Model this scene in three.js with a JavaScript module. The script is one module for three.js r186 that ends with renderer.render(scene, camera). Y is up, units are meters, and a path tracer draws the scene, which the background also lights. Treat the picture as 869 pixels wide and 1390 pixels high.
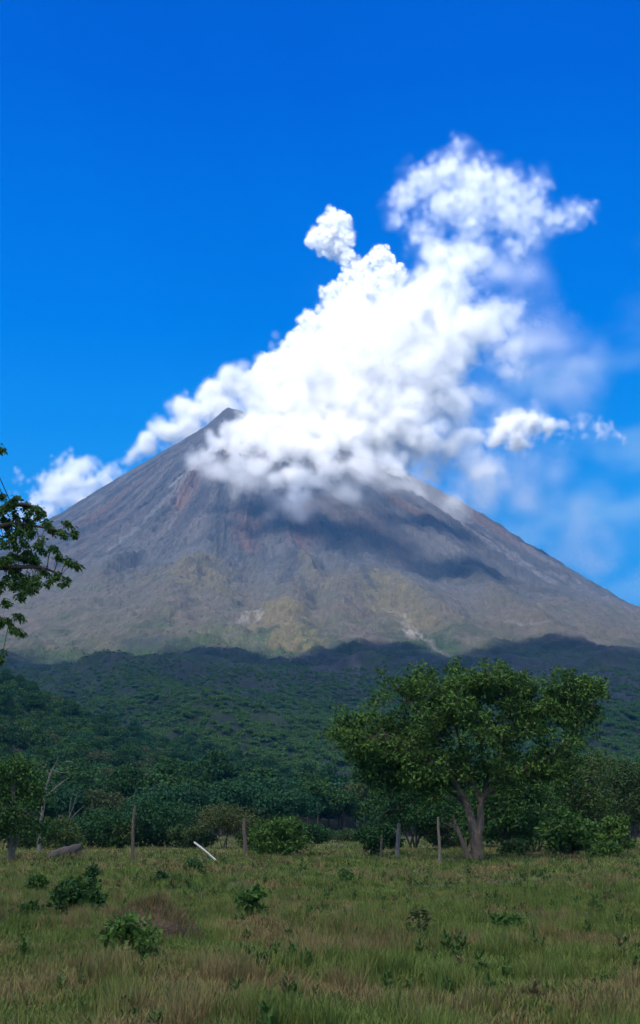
import * as THREE from 'three';
import { mergeGeometries } from 'three/addons/utils/BufferGeometryUtils.js';
import { createNoise2D, createNoise3D } from 'simplex-noise';

// ------------------------------------------------------------------ camera, sky, sun, exposure
const F = 1806, CX = 434.5, CY = 695, PITCH = THREE.MathUtils.degToRad(13.3), EYE = 1.6;   // focal length and centre in photo pixels
const scene = new THREE.Scene();
const camera = new THREE.PerspectiveCamera(2 * Math.atan(CY / F) * 180 / Math.PI, 869 / 1390, 0.1, 60000);
camera.position.set(0, EYE, 0);
camera.rotation.x = PITCH;
const renderer = new THREE.WebGLRenderer({ antialias: true });
renderer.toneMapping = THREE.LinearToneMapping;
renderer.toneMappingExposure = 2.0;
renderer.shadowMap.enabled = true;
renderer.shadowMap.type = THREE.PCFSoftShadowMap;

const V = (x, y, z) => new THREE.Vector3(x, y, z);
const SUN = V(-0.34, 0.76, 0.55).normalize();
const sun = new THREE.DirectionalLight(new THREE.Color(1, 0.955, 0.885), 5);
sun.position.copy(SUN).multiplyScalar(6000).add(V(0, 0, -2500));
sun.target.position.set(0, 0, -2500);
sun.castShadow = true;
Object.assign(sun.shadow.camera, { left: -3500, right: 3500, top: 3500, bottom: -3500, near: 100, far: 12000 });
sun.shadow.mapSize.set(4096, 4096);
scene.add(sun, sun.target);

// ------------------------------------------------------------------ random numbers and noise
const rngOf = (a) => () => { a = (a + 0x6d2b79f5) | 0; let t = Math.imul(a ^ (a >>> 15), 1 | a); t = (t + Math.imul(t ^ (t >>> 7), 61 | t)) ^ t; return ((t ^ (t >>> 14)) >>> 0) / 4294967296; };
const n2 = createNoise2D(rngOf(11)), n3 = createNoise3D(rngOf(12));
const { clamp, lerp } = THREE.MathUtils;
const smoothstep = (x, a, b) => { const t = clamp((x - a) / (b - a), 0, 1); return t * t * (3 - 2 * t); };   // a may be above b
const fbm2 = (x, y, o = 4) => { let s = 0, a = 0.5; for (let i = 0; i < o; i++) { s += a * n2(x, y); x = x * 2.03 + 7.1; y = y * 2.03 - 3.7; a *= 0.5; } return s; };
const fbm3 = (x, y, z, o = 3) => { let s = 0, a = 0.55; for (let i = 0; i < o; i++) { s += a * n3(x, y, z); x = x * 2.07 + 3.1; y = y * 2.07 + 5.3; z = z * 2.07 - 1.7; a *= 0.5; } return s; };
const gauss = (r) => (r() + r() + r() + r() - 2) * 0.87;

// a photo pixel is a direction; its distance comes from the ground or from the depth of what it touches
const dirOf = (px, py) => { const v = -(py - CY) / F; return V((px - CX) / F, Math.sin(PITCH) + v * Math.cos(PITCH), -Math.cos(PITCH) + v * Math.sin(PITCH)); };
const atZ = (px, py, z) => { const d = dirOf(px, py); return d.multiplyScalar(z / d.z).add(V(0, EYE, 0)); };
const onGround = (px, py) => { const d = dirOf(px, py); return d.multiplyScalar(-EYE / d.y).add(V(0, EYE, 0)); };

// ------------------------------------------------------------------ sky: deep blue air, paler low down, with cumulus added out of view to whiten the shade
{
  const W = 2048, H = 1024, data = new Float32Array(W * H * 4);
  const stops = [[0, [0.14, 0.32, 0.52]], [0.10, [0.09, 0.28, 0.52]], [0.22, [0.026, 0.188, 0.50]], [0.285, [0.006, 0.135, 0.48]], [0.36, [0.0, 0.082, 0.44]], [0.52, [0.0, 0.036, 0.35]], [0.75, [0.0, 0.028, 0.28]], [1, [0.0, 0.024, 0.25]]];
  const base = (s, c) => { let i = 0; while (i < stops.length - 2 && s > stops[i + 1][0]) i++; const [a, ca] = stops[i], [b, cb] = stops[i + 1]; return lerp(ca[c], cb[c], clamp((s - a) / (b - a), 0, 1)); };
  const cumulus = (x, y, z) => {                                       // a broken cloud deck, added only outside the view to light the foreground
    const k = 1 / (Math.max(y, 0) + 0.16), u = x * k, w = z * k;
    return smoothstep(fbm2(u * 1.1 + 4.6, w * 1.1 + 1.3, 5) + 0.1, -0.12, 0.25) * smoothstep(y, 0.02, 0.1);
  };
  const cirrus = (x, y, z) => { const a = Math.atan2(x, -z), v = fbm2(a * 5 + 2.2 + y * 3, y * 13 - a * 2, 5); return smoothstep(v, -0.15, 0.65) * smoothstep(y, 0.44, 0.2) * smoothstep(a, -0.05, 0.16) * 0.78; };
  for (let j = 0; j < H; j++) for (let i = 0; i < W; i++) {
    const e = ((j + 0.5) / H - 0.5) * Math.PI, az = ((i + 0.5) / W - 0.5) * 2 * Math.PI, x = Math.cos(az) * Math.cos(e), z = Math.sin(az) * Math.cos(e), y = Math.sin(e), o = (j * W + i) * 4;
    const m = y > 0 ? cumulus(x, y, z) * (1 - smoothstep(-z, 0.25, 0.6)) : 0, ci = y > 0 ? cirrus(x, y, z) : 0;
    for (let c = 0; c < 3; c++) {
      let v = base(Math.max(y, 0), c);
      v = lerp(v, [0.28, 0.40, 0.52][c], ci);
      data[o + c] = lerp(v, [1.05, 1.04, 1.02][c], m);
    }
    data[o + 3] = 1;
  }
  const t = new THREE.DataTexture(data, W, H, THREE.RGBAFormat, THREE.FloatType);
  t.mapping = THREE.EquirectangularReflectionMapping; t.magFilter = t.minFilter = THREE.LinearFilter; t.needsUpdate = true;
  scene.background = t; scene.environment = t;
}
scene.fog = new THREE.FogExp2(new THREE.Color().setRGB(0.004, 0.38, 1), 0.000115);

// ------------------------------------------------------------------ helpers
const taken = new Map();
const numbered = (n) => { const k = taken.get(n) ?? 0; taken.set(n, k + 1); return k ? `${n}_${String(k).padStart(3, '0')}` : n; };
function tag(o, label, category, group, kind) { Object.assign(o.userData, { label, category }); if (group) o.userData.group = group; if (kind) o.userData.kind = kind; return o; }
function thing(name, label, category, group) { const g = new THREE.Group(); g.name = numbered(name); scene.add(g); return tag(g, label, category, group); }
function mesh(name, geometry, material, parent = scene) { const m = new THREE.Mesh(geometry, material); m.name = parent === scene ? numbered(name) : name; m.castShadow = m.receiveShadow = true; parent.add(m); return m; }
function instanced(name, geometry, material, list, parent = scene) {       // list of [Matrix4, Color?]
  const m = new THREE.InstancedMesh(geometry, material, list.length);
  list.forEach(([mat, col], i) => { m.setMatrixAt(i, mat); if (col) m.setColorAt(i, col); });
  m.name = parent === scene ? numbered(name) : name; m.castShadow = m.receiveShadow = true; parent.add(m); return m;
}
const rgb = (r, g, b) => new THREE.Color().setRGB(r, g, b);
const std = (o) => new THREE.MeshStandardMaterial({ roughness: 0.95, ...o });

function greyTexture(n, f) {                                               // tiling grain, mean near 1
  const d = new Uint8Array(n * n * 4);
  for (let y = 0; y < n; y++) for (let x = 0; x < n; x++) { const v = clamp(f(x / n, y / n), 0, 1) * 255, o = (y * n + x) * 4; d[o] = d[o + 1] = d[o + 2] = v; d[o + 3] = 255; }
  const t = new THREE.DataTexture(d, n, n); t.wrapS = t.wrapT = THREE.RepeatWrapping; t.magFilter = THREE.LinearFilter; t.minFilter = THREE.LinearMipmapLinearFilter; t.generateMipmaps = true; t.needsUpdate = true; return t;
}
const torus = (u, v, k, s) => { const a = u * 2 * Math.PI, b = v * 2 * Math.PI; return n3(Math.cos(a) * k + s, Math.sin(a) * k + Math.cos(b) * k * 0.37, Math.sin(b) * k - s) };

// a tapered limb along points
function limb(points, radii, sides = 6, steps = 0) {
  const curve = new THREE.CatmullRomCurve3(points), n = steps || points.length * 3, pos = [], idx = [], uv = [];
  const frames = curve.computeFrenetFrames(n, false);
  for (let i = 0; i <= n; i++) {
    const t = i / n, p = curve.getPoint(t), k = t * (radii.length - 1), a = Math.floor(Math.min(k, radii.length - 2)), r = lerp(radii[a], radii[a + 1], k - a);
    for (let j = 0; j <= sides; j++) {
      const q = (j / sides) * 2 * Math.PI, rr = r * (1 + 0.1 * Math.sin(j * 2.4 + i * 0.9));
      const v = p.clone().addScaledVector(frames.normals[i], Math.cos(q) * rr).addScaledVector(frames.binormals[i], Math.sin(q) * rr);
      pos.push(v.x, v.y, v.z); uv.push(j / sides, t * 4);
      if (i < n && j < sides) { const o = i * (sides + 1) + j; idx.push(o, o + 1, o + sides + 1, o + 1, o + sides + 2, o + sides + 1); }
    }
  }
  const g = new THREE.BufferGeometry();
  g.setAttribute('position', new THREE.Float32BufferAttribute(pos, 3)); g.setAttribute('uv', new THREE.Float32BufferAttribute(uv, 2)); g.setIndex(idx); g.computeVertexNormals(); return g;
}
// leaves: each a small folded diamond. add(position, along, across normal, length, width, colour)
class Leaves {
  constructor() { this.p = []; this.c = []; this.i = []; }
  add(at, dir, nor, len, wid, col) {
    const side = V(0, 0, 0).crossVectors(dir, nor).normalize().multiplyScalar(wid / 2), n = this.p.length / 3, q = this.p;
    const mx = at.x + dir.x * len * 0.45 + nor.x * wid * 0.18, my = at.y + dir.y * len * 0.45 + nor.y * wid * 0.18, mz = at.z + dir.z * len * 0.45 + nor.z * wid * 0.18;
    q.push(at.x, at.y, at.z, mx + side.x, my + side.y, mz + side.z, at.x + dir.x * len, at.y + dir.y * len, at.z + dir.z * len, mx - side.x, my - side.y, mz - side.z);
    for (let k = 0; k < 4; k++) this.c.push(col[0], col[1], col[2]);
    this.i.push(n, n + 1, n + 2, n, n + 2, n + 3);
  }
  build() {
    const g = new THREE.BufferGeometry();
    g.setAttribute('position', new THREE.Float32BufferAttribute(this.p, 3)); g.setAttribute('color', new THREE.Float32BufferAttribute(this.c, 3)); g.setIndex(this.i); g.computeVertexNormals(); return g;
  }
}
const randomDir = (r, up = 0) => { for (;;) { const v = V(r() * 2 - 1, r() * 2 - 1, r() * 2 - 1), l = v.length(); if (l > 0.1 && l < 1) { v.divideScalar(l); v.y += up; return v.normalize(); } } };
function tuft(L, r, at, rx, ry, count, len, wid, colors, out = 0.6) {       // a clump of leaves: an uneven flattened ball
  for (let k = 0; k < count; k++) {
    const d = randomDir(r), rad = Math.pow(r(), 0.45), p = V(at.x + d.x * rx * rad, at.y + d.y * ry * rad, at.z + d.z * rx * rad);
    const dir = d.clone().multiplyScalar(out).add(randomDir(r, -0.1)).normalize(), nor = randomDir(r, 1.1), c = colors[Math.floor(r() * colors.length)], s = 0.75 + r() * 0.5, f = 0.7 + r() * 0.6;
    L.add(p, dir, nor, len * f, wid * f, [c[0] * s, c[1] * s, c[2] * s]);
  }
}
const leafMat = (o = {}) => new THREE.MeshPhysicalMaterial({ vertexColors: true, side: THREE.DoubleSide, roughness: 0.75, transmission: 0.3, thickness: 0, specularIntensity: 0.35, ...o });
const LEAF = leafMat();
const GREENS = { deep: [[0.030, 0.098, 0.020], [0.038, 0.114, 0.022], [0.028, 0.088, 0.022]], mid: [[0.066, 0.152, 0.024], [0.080, 0.168, 0.026], [0.054, 0.136, 0.024]], light: [[0.122, 0.220, 0.034], [0.102, 0.200, 0.030]], olive: [[0.092, 0.125, 0.036], [0.080, 0.115, 0.036], [0.108, 0.138, 0.040]], teal: [[0.028, 0.108, 0.034], [0.034, 0.120, 0.038], [0.026, 0.096, 0.032]] };

const barkGrain = greyTexture(256, (u, v) => 0.72 + 0.22 * torus(u, v, 3, 1) + 0.12 * torus(u, v, 9, 5));
const bark = (c, bump = 0.02) => std({ color: c, map: barkGrain, bumpMap: barkGrain, bumpScale: bump });

// ------------------------------------------------------------------ the volcano
const AXIS_Z = -3600, AXIS_X = atZ(335, 560, AXIS_Z).x;
const TAIL = [[1500, 345], [1800, 256], [2150, 158], [2500, 88], [2900, 30], [3300, -20]];   // [distance from the axis, height]
const PROFILE_LEFT = [[0, 1077], [50, 1142], [124, 1085], [175, 1045], [318, 942], [378, 898], [464, 833], [528, 784], [676, 679], [860, 592], [1060, 515], ...TAIL];
const PROFILE_RIGHT = [[0, 1077], [94, 1111], [177, 1057], [312, 985], [466, 914], [578, 843], [699, 761], [818, 674], [917, 604], [1016, 537], [1082, 494], ...TAIL];
function curveAt(q, r) {                                                     // cubic through the points
  let i = 0; while (i < q.length - 2 && r > q[i + 1][0]) i++;
  const [x0, y0] = q[i], [x1, y1] = q[i + 1], w = x1 - x0, t = clamp((r - x0) / w, 0, 1.5);
  const slope = (a) => a <= 0 || a >= q.length - 1 ? (a <= 0 ? (q[1][1] - q[0][1]) / (q[1][0] - q[0][0]) : -0.1) : (q[a + 1][1] - q[a - 1][1]) / (q[a + 1][0] - q[a - 1][0]);
  const m0 = slope(i) * w, m1 = slope(i + 1) * w;
  return (2 * t ** 3 - 3 * t * t + 1) * y0 + (t ** 3 - 2 * t * t + t) * m0 + (-2 * t ** 3 + 3 * t * t) * y1 + (t ** 3 - t * t) * m1;
}
function coneBase(x, z) { const dx = x - AXIS_X, dz = z - AXIS_Z, r = Math.hypot(dx, dz), w = 0.5 + 0.5 * (r > 1 ? dx / r : 0), s = w * w * (3 - 2 * w); return lerp(curveAt(PROFILE_LEFT, r), curveAt(PROFILE_RIGHT, r), s); }
function onCone(px, py, height = coneBase) {                                  // where the sight line through a pixel meets the cone
  const d = dirOf(px, py); d.divideScalar(-d.z);
  for (let t = 300; t < 4200; t += 6) if (EYE + d.y * t < height(d.x * t, -t)) { let a = t - 6, b = t; for (let k = 0; k < 12; k++) { const m = (a + b) / 2; EYE + d.y * m < height(d.x * m, -m) ? b = m : a = m; } return V(d.x * b, EYE + d.y * b, -b); }
  return null;
}
const trace = (pts) => pts.map(([x, y]) => onCone(x, y)).filter(Boolean).map((p) => [p.x, p.z]);
const toLine = (x, z, line) => { let best = 1e9, at = 0; for (let i = 0; i < line.length - 1; i++) { const [ax, az] = line[i], [bx, bz] = line[i + 1], ux = bx - ax, uz = bz - az, t = clamp(((x - ax) * ux + (z - az) * uz) / (ux * ux + uz * uz), 0, 1), d = Math.hypot(x - ax - ux * t, z - az - uz * t); if (d < best) { best = d; at = (i + t) / (line.length - 1); } } return [best, at]; };
const RIDGES = [                                                              // lava levees and spurs, traced where they run down the cone: [line, half width, height]
  [trace([[268, 640], [225, 690], [170, 745], [120, 800]]), 42, 24], [trace([[300, 700], [262, 760], [232, 812], [215, 850]]), 48, 22], [trace([[420, 745], [405, 800], [398, 850]]), 55, 20],
  [trace([[510, 760], [470, 800], [455, 850]]), 50, 17], [trace([[520, 775], [590, 830], [640, 875]]), 50, 20], [trace([[560, 690], [640, 770], [730, 850], [820, 905]]), 40, 16],
  [trace([[480, 905], [540, 925], [600, 965]]), 38, 20], [trace([[200, 900], [320, 925], [430, 985]]), 60, 14], [trace([[650, 900], [760, 910], [869, 940]]), 45, 9], [trace([[150, 905], [230, 960], [330, 1010]]), 50, 18],
  [trace([[600, 655], [700, 740], [790, 800]]), 26, 9], [trace([[345, 690], [352, 760], [330, 830]]), 38, -16], [trace([[455, 720], [432, 790], [424, 860]]), 34, -14], [trace([[30, 800], [150, 850], [280, 870]]), 70, 8],
].filter(([l]) => l.length > 1);
const SPIRE = atZ(311, 560, AXIS_Z);                                         // the rocky tip of the crater rim
function cone(x, z) {
  const dx = x - AXIS_X, dz = z - AXIS_Z, r = Math.hypot(dx, dz) + 1e-6, c = dx / r, s = dz / r;
  let h = coneBase(x, z);
  const body = smoothstep(r, 90, 420), low = smoothstep(r, 900, 1700);
  const ridged = (k, q, o) => 1 - Math.abs(n3(c * k + o, s * k, r * q)) * 1.9;
  const bend = 0.12 * n3(c * 3 + 9, s * 3, r * 0.002);
  h += body * (1 - 0.7 * low) * (smoothstep(r, 250, 800) * 13 * (ridged(5.5, 0.0013, bend) - 0.4) + smoothstep(r, 150, 700) * 6 * (ridged(13, 0.0022, 3 + bend * 2) - 0.4) + 2.2 * (ridged(34, 0.004, 7) - 0.4) + 0.8 * (ridged(80, 0.007, 17) - 0.4));
  h += smoothstep(r, 60, 250) * (3.2 * n2(x / 38, z / 38) + 1.9 * n2(x / 16 + 9, z / 16) + 1.1 * n2(x / 7.5 - 4, z / 7.5));
  h += low * (13 * fbm2(x / 260 + 3, z / 260, 5) + 2.5 * n2(x / 55, z / 55));
  h += 6 * smoothstep(r, 500, 900) * Math.max(0, fbm2(x / 120, z / 190 + 8, 3));
  h += 16 * Math.max(0, 1 - Math.hypot(x - SPIRE.x, z - SPIRE.z) / 34);
  for (const [line, w, a] of RIDGES) { const [d, t] = toLine(x, z, line); if (d < w * 2.6) { const q = d / (w * (0.85 + 0.3 * n2(x / 60, z / 60))); h += a * Math.exp(-q * q * 1.4) * smoothstep(t, -0.02, 0.12) * (1 - 0.6 * smoothstep(t, 0.85, 1)); } }
  return h;
}
const MARKS = [                                                               // traced colour of the ground: [line, half width, colour, strength]
  [trace([[272, 628], [258, 655], [243, 690]]), 24, [0.17, 0.10, 0.075], 0.9], [trace([[330, 700], [338, 735]]), 42, [0.13, 0.075, 0.055], 0.7], [trace([[412, 690], [402, 735]]), 30, [0.14, 0.075, 0.055], 0.7],
  [trace([[268, 628], [232, 672]]), 9, [0.26, 0.24, 0.24], 0.8], [trace([[255, 655], [200, 712], [150, 750]]), 10, [0.20, 0.19, 0.19], 0.6], [trace([[140, 672], [115, 690]]), 8, [0.22, 0.2, 0.2], 0.7],
  [trace([[548, 648], [600, 690], [660, 735], [745, 788]]), 22, [0.20, 0.18, 0.185], 0.85], [trace([[640, 705], [720, 765], [800, 805]]), 14, [0.17, 0.15, 0.15], 0.6], [trace([[700, 735], [790, 795], [869, 836]]), 20, [0.16, 0.14, 0.14], 0.7],
  [trace([[480, 690], [540, 740], [560, 770]]), 40, [0.10, 0.072, 0.066], 0.6], [trace([[325, 842], [345, 832], [352, 840]]), 10, [0.27, 0.25, 0.22], 0.9], [trace([[520, 828], [548, 838], [560, 858]]), 13, [0.30, 0.275, 0.24], 0.9],
  [trace([[560, 860], [600, 885]]), 9, [0.2, 0.185, 0.165], 0.7], [trace([[690, 850], [740, 860]]), 8, [0.2, 0.19, 0.18], 0.6], [trace([[475, 900], [490, 935], [500, 945]]), 5, [0.22, 0.22, 0.22], 0.8],
  [trace([[270, 860], [330, 868], [370, 862]]), 40, [0.085, 0.115, 0.042], 0.7], [trace([[230, 780], [290, 800], [270, 770]]), 60, [0.145, 0.12, 0.055], 0.7], [trace([[430, 770], [450, 800]]), 50, [0.14, 0.12, 0.062], 0.6],
  [trace([[520, 790], [530, 820], [570, 850]]), 55, [0.15, 0.13, 0.06], 0.7], [trace([[350, 850], [380, 830], [400, 868]]), 40, [0.17, 0.14, 0.065], 0.8], [trace([[0, 860], [120, 862], [260, 868]]), 40, [0.105, 0.096, 0.066], 0.7],
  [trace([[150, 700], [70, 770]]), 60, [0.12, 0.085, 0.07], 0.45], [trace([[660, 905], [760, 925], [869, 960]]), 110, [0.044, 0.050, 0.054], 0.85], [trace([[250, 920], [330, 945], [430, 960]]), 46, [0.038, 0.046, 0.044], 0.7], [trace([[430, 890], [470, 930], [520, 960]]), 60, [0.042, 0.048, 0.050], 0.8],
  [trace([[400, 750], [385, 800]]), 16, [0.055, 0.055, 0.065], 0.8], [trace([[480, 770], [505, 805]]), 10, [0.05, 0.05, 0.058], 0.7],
].filter(([l]) => l.length > 1);
function coneColor(x, z, h, r, c, s) {
  const m = (a, b, t) => [lerp(a[0], b[0], t), lerp(a[1], b[1], t), lerp(a[2], b[2], t)];
  const streak = n3(c * 16, s * 16, r * 0.0012), fine = n3(c * 60 + 5, s * 60, r * 0.003), patch = fbm2(x / 170 + 5, z / 170, 4), hh = h + 70 * patch + 40 * streak;
  let col = m([0.058, 0.052, 0.054], [0.118, 0.100, 0.094], smoothstep(streak, -0.5, 0.7));
  col = m(col, [0.140, 0.080, 0.056], 0.75 * smoothstep(n3(c * 9 + 3, s * 9, r * 0.0008) + 0.35 * fine, 0.35, 0.85) * smoothstep(hh, 480, 700));
  col = m(col, [0.175, 0.162, 0.165], 0.6 * smoothstep(fine + 0.5 * streak, 0.55, 1.1));
  col = m(m([0.072, 0.070, 0.070], [0.108, 0.106, 0.104], smoothstep(patch + 0.5 * streak, -0.3, 0.4)), col, smoothstep(hh, 520, 700));
  const tan = m([0.118, 0.102, 0.076], [0.098, 0.096, 0.064], smoothstep(n2(x / 90, z / 90), -0.4, 0.6));
  col = m(tan, col, smoothstep(hh, 360, 530));
  const green = m([0.024, 0.050, 0.016], [0.042, 0.076, 0.022], smoothstep(fbm2(x / 60, z / 60 + 4, 3), -0.2, 0.4));
  col = m(green, col, smoothstep(hh, 215, 300));
  col = m(col, [0.036, 0.044, 0.042], 0.7 * smoothstep(fbm2(x / 230 + 11, z / 120, 4), 0.26, 0.42) * smoothstep(h, 330, 230));
  for (const [line, w, k, a] of MARKS) { const [d] = toLine(x, z, line); if (d < w * 2) { const e = d / w + 0.55 * n2(x / (w * 0.9), z / (w * 0.9)) + 0.35 * n2(x / (w * 0.3) + 3, z / (w * 0.3)); col = m(col, k, a * smoothstep(e, 1.1, 0.35)); } }
  const g = 1 + 0.16 * n2(x / 11, z / 11) + 0.13 * n2(x / 5 + 8, z / 5);
  return col.map((v) => Math.max(v * g, 0.01));
}
{
  const thetas = []; for (let i = 0; i <= 760; i++) { const u = i / 380 - 1; thetas.push((0.36 * u + 0.64 * u ** 3) * 1.75); }
  for (let i = 1; i < 30; i++) thetas.push(1.75 + (2 * Math.PI - 3.5) * i / 30);
  const rings = []; for (let j = 0; j <= 390; j++) rings.push(3280 * (0.86 * j / 390 + 0.14 * (j / 390) ** 2) + 2);
  const N = thetas.length, pos = new Float32Array(N * rings.length * 3), col = new Float32Array(N * rings.length * 3), uv = new Float32Array(N * rings.length * 2), idx = [];
  rings.forEach((r, j) => thetas.forEach((a, i) => {
    const c = Math.sin(a), s = Math.cos(a), x = AXIS_X + c * r, z = AXIS_Z + s * r, h = cone(x, z), k = j * N + i;
    pos.set([x, h, z], k * 3); col.set(coneColor(x, z, h, r, c, s), k * 3); uv.set([x / 900, (z + h * 0.8) / 900], k * 2);
    if (j < rings.length - 1) { const b = j * N + (i + 1) % N, a0 = k; idx.push(a0, a0 + N, b, b, a0 + N, b + N); }
  }));
  const g = new THREE.BufferGeometry();
  g.setAttribute('position', new THREE.BufferAttribute(pos, 3)); g.setAttribute('color', new THREE.BufferAttribute(col, 3)); g.setAttribute('uv', new THREE.BufferAttribute(uv, 2)); g.setIndex(idx); g.computeVertexNormals();
  const r = rngOf(5), stones = new Float32Array(1024 * 1024);
  for (let k = 0; k < 26000; k++) { const cx = Math.floor(r() * 1024), cy = Math.floor(r() * 1024), R = 0.8 + r() * r() * r() * 4.5, v = (r() < 0.5 ? 0.55 : -0.5) * (0.4 + r()); for (let y = -6; y <= 6; y++) for (let x = -6; x <= 6; x++) if (x * x + y * y < R * R) stones[((cy + y + 1024) % 1024) * 1024 + (cx + x + 1024) % 1024] = v; }
  const grain = greyTexture(1024, (u, v) => 0.62 + 0.08 * torus(u, v, 14, 3) + 0.10 * torus(u, v, 50, 8) + 0.28 * stones[Math.floor(v * 1024) * 1024 + Math.floor(u * 1024)]);
  const m = mesh('volcano', g, std({ vertexColors: true, map: grain, bumpMap: grain, bumpScale: 3, color: rgb(0.78, 0.78, 0.78), roughness: 1 }));
  tag(m, 'steep bare volcano cone of grey and rust brown ash slopes', 'volcano', null, 'structure');
}

// ------------------------------------------------------------------ ground, forest hill
const CREST = [[-900, 52], [-300, 70], [-60, 67], [0, 65], [40, 66], [100, 56], [150, 45], [180, 40], [240, 32], [300, 23], [360, 17], [430, 11], [520, 7], [640, 5], [760, 5], [900, 5], [1300, 5]].map(([px, y]) => [(px - CX) / F * 720, y]);
function hill(x, z) {
  let i = 0; while (i < CREST.length - 2 && x > CREST[i + 1][0]) i++;
  const [x0, y0] = CREST[i], [x1, y1] = CREST[i + 1], t = smoothstep((x - x0) / (x1 - x0), 0, 1), d = -z;
  return lerp(y0, y1, t) * smoothstep(d, 210, 690) * (1 - 0.95 * smoothstep(d, 705, 920)) + smoothstep(d, 220, 400) * 4 * fbm2(x / 90, z / 90, 3);
}
const MOUND = onGround(205, 1292);
const TRACK = [[560, 1212], [640, 1206], [740, 1200], [869, 1197], [960, 1196]].map(([x, y]) => onGround(x, y)).map((p) => [p.x, p.z]);
function ground(x, z) {
  const d = Math.hypot(x, z), f = smoothstep(d, 400, 60);
  return f * (0.16 * n2(x / 11, z / 11) + 0.09 * n2(x / 4 + 3, z / 4) + 0.03 * n2(x / 1.4, z / 1.4)) + 0.10 * smoothstep(d, 20, 75) * n2(x / 34 + 1, z / 60);
}
{
  const xs = [], zs = [];
  for (let i = -120; i <= 120; i++) { const u = i / 120; xs.push(Math.sinh(u * 6.9) / Math.sinh(6.9) * 14000); }
  for (let i = -130; i <= 130; i++) { const u = i / 130; zs.push(-28 + Math.sinh(u * 6.9) / Math.sinh(6.9) * 14000); }
  const pos = [], col = [], uv = [], idx = [], nx = xs.length;
  zs.forEach((z, j) => xs.forEach((x, i) => {
    const y = ground(x, z) - smoothstep(Math.hypot(x, z), 300, 900) * 3, [d] = toLine(x, z, TRACK), k = smoothstep(d + n2(x / 1.5, z / 1.5) * 0.5, 1.0, 0.3), p = smoothstep(fbm2(x / 5, z / 5, 3), 0.25, 0.5) * 0.6;
    const w = Math.max(k, p), a = 0.5 + 0.5 * n2(x / 8, z / 8);
    pos.push(x, y, z); uv.push(x / 3, z / 3); col.push(lerp(lerp(0.055, 0.085, a), 0.13, w), lerp(lerp(0.075, 0.085, a), 0.095, w), lerp(lerp(0.026, 0.036, a), 0.058, w));
    if (j < zs.length - 1 && i < nx - 1) { const o = j * nx + i; idx.push(o, o + nx, o + 1, o + 1, o + nx, o + nx + 1); }
  }));
  const g = new THREE.BufferGeometry(); g.setAttribute('position', new THREE.Float32BufferAttribute(pos, 3)); g.setAttribute('color', new THREE.Float32BufferAttribute(col, 3)); g.setAttribute('uv', new THREE.Float32BufferAttribute(uv, 2)); g.setIndex(idx); g.computeVertexNormals();
  const grain = greyTexture(512, (u, v) => 0.7 + 0.14 * torus(u, v, 10, 2) + 0.16 * torus(u, v, 34, 6));
  const m = mesh('meadow_ground', g, std({ vertexColors: true, map: grain, bumpMap: grain, bumpScale: 0.04, color: rgb(1.3, 1.3, 1.3), roughness: 1 }));
  tag(m, 'rough pasture ground of soil and short turf', 'ground', null, 'structure');

  const q = new THREE.PlaneGeometry(1700, 1080, 150, 110); q.rotateX(-Math.PI / 2); q.translate(-100, 0, -720);
  const a = q.attributes.position; for (let i = 0; i < a.count; i++) a.setY(i, hill(a.getX(i), a.getZ(i)) - 1.5 * smoothstep(-a.getZ(i), 260, 181)); q.computeVertexNormals();
  const f = mesh('forest_hill', q, std({ color: rgb(0.03, 0.045, 0.022), map: grain, roughness: 1 }));
  tag(f, 'low hill under the forest at the foot of the volcano', 'hill', null, 'structure');
}
const terrain = (x, z) => Math.max(ground(x, z), -z > 190 ? hill(x, z) : -9, -z > 500 ? cone(x, z) : -9);

// ------------------------------------------------------------------ smoke and clouds: myriads of small drops drawn as tiny white flakes that scatter the sun
const SMOKE = new THREE.MeshPhysicalMaterial({ color: rgb(0.998, 0.998, 0.998), roughness: 1, transmission: 0.75, thickness: 0, specularIntensity: 0, side: THREE.DoubleSide });
// one wisp: a soft ball of flakes, placed again and again (instanced) to fill the billows
function wisp(seed, count, size) {
  const r = rngOf(seed), p = [];
  for (let k = 0; k < count; k++) {
    const x = gauss(r), y = gauss(r), z = gauss(r), a = randomDir(r), b = randomDir(r), s = size * (0.7 + 0.6 * r()) * 0.58;
    b.addScaledVector(a, -a.dot(b)).normalize(); a.multiplyScalar(s); b.multiplyScalar(s);
    p.push(x + a.x, y + a.y, z + a.z, x - a.x * 0.5 + b.x * 0.87, y - a.y * 0.5 + b.y * 0.87, z - a.z * 0.5 + b.z * 0.87, x - a.x * 0.5 - b.x * 0.87, y - a.y * 0.5 - b.y * 0.87, z - a.z * 0.5 - b.z * 0.87);
  }
  const g = new THREE.BufferGeometry(); g.setAttribute('position', new THREE.Float32BufferAttribute(p, 3)); return g;
}
const kindOf = (seed, n, size) => ({ geometry: wisp(seed, n, size), area: n * 0.216 * size * size });
const WISPS = { dense: kindOf(22, 300, 0.16), mid: kindOf(24, 380, 0.068), thin: kindOf(21, 400, 0.056), faint: kindOf(23, 1500, 0.0135) };
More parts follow.
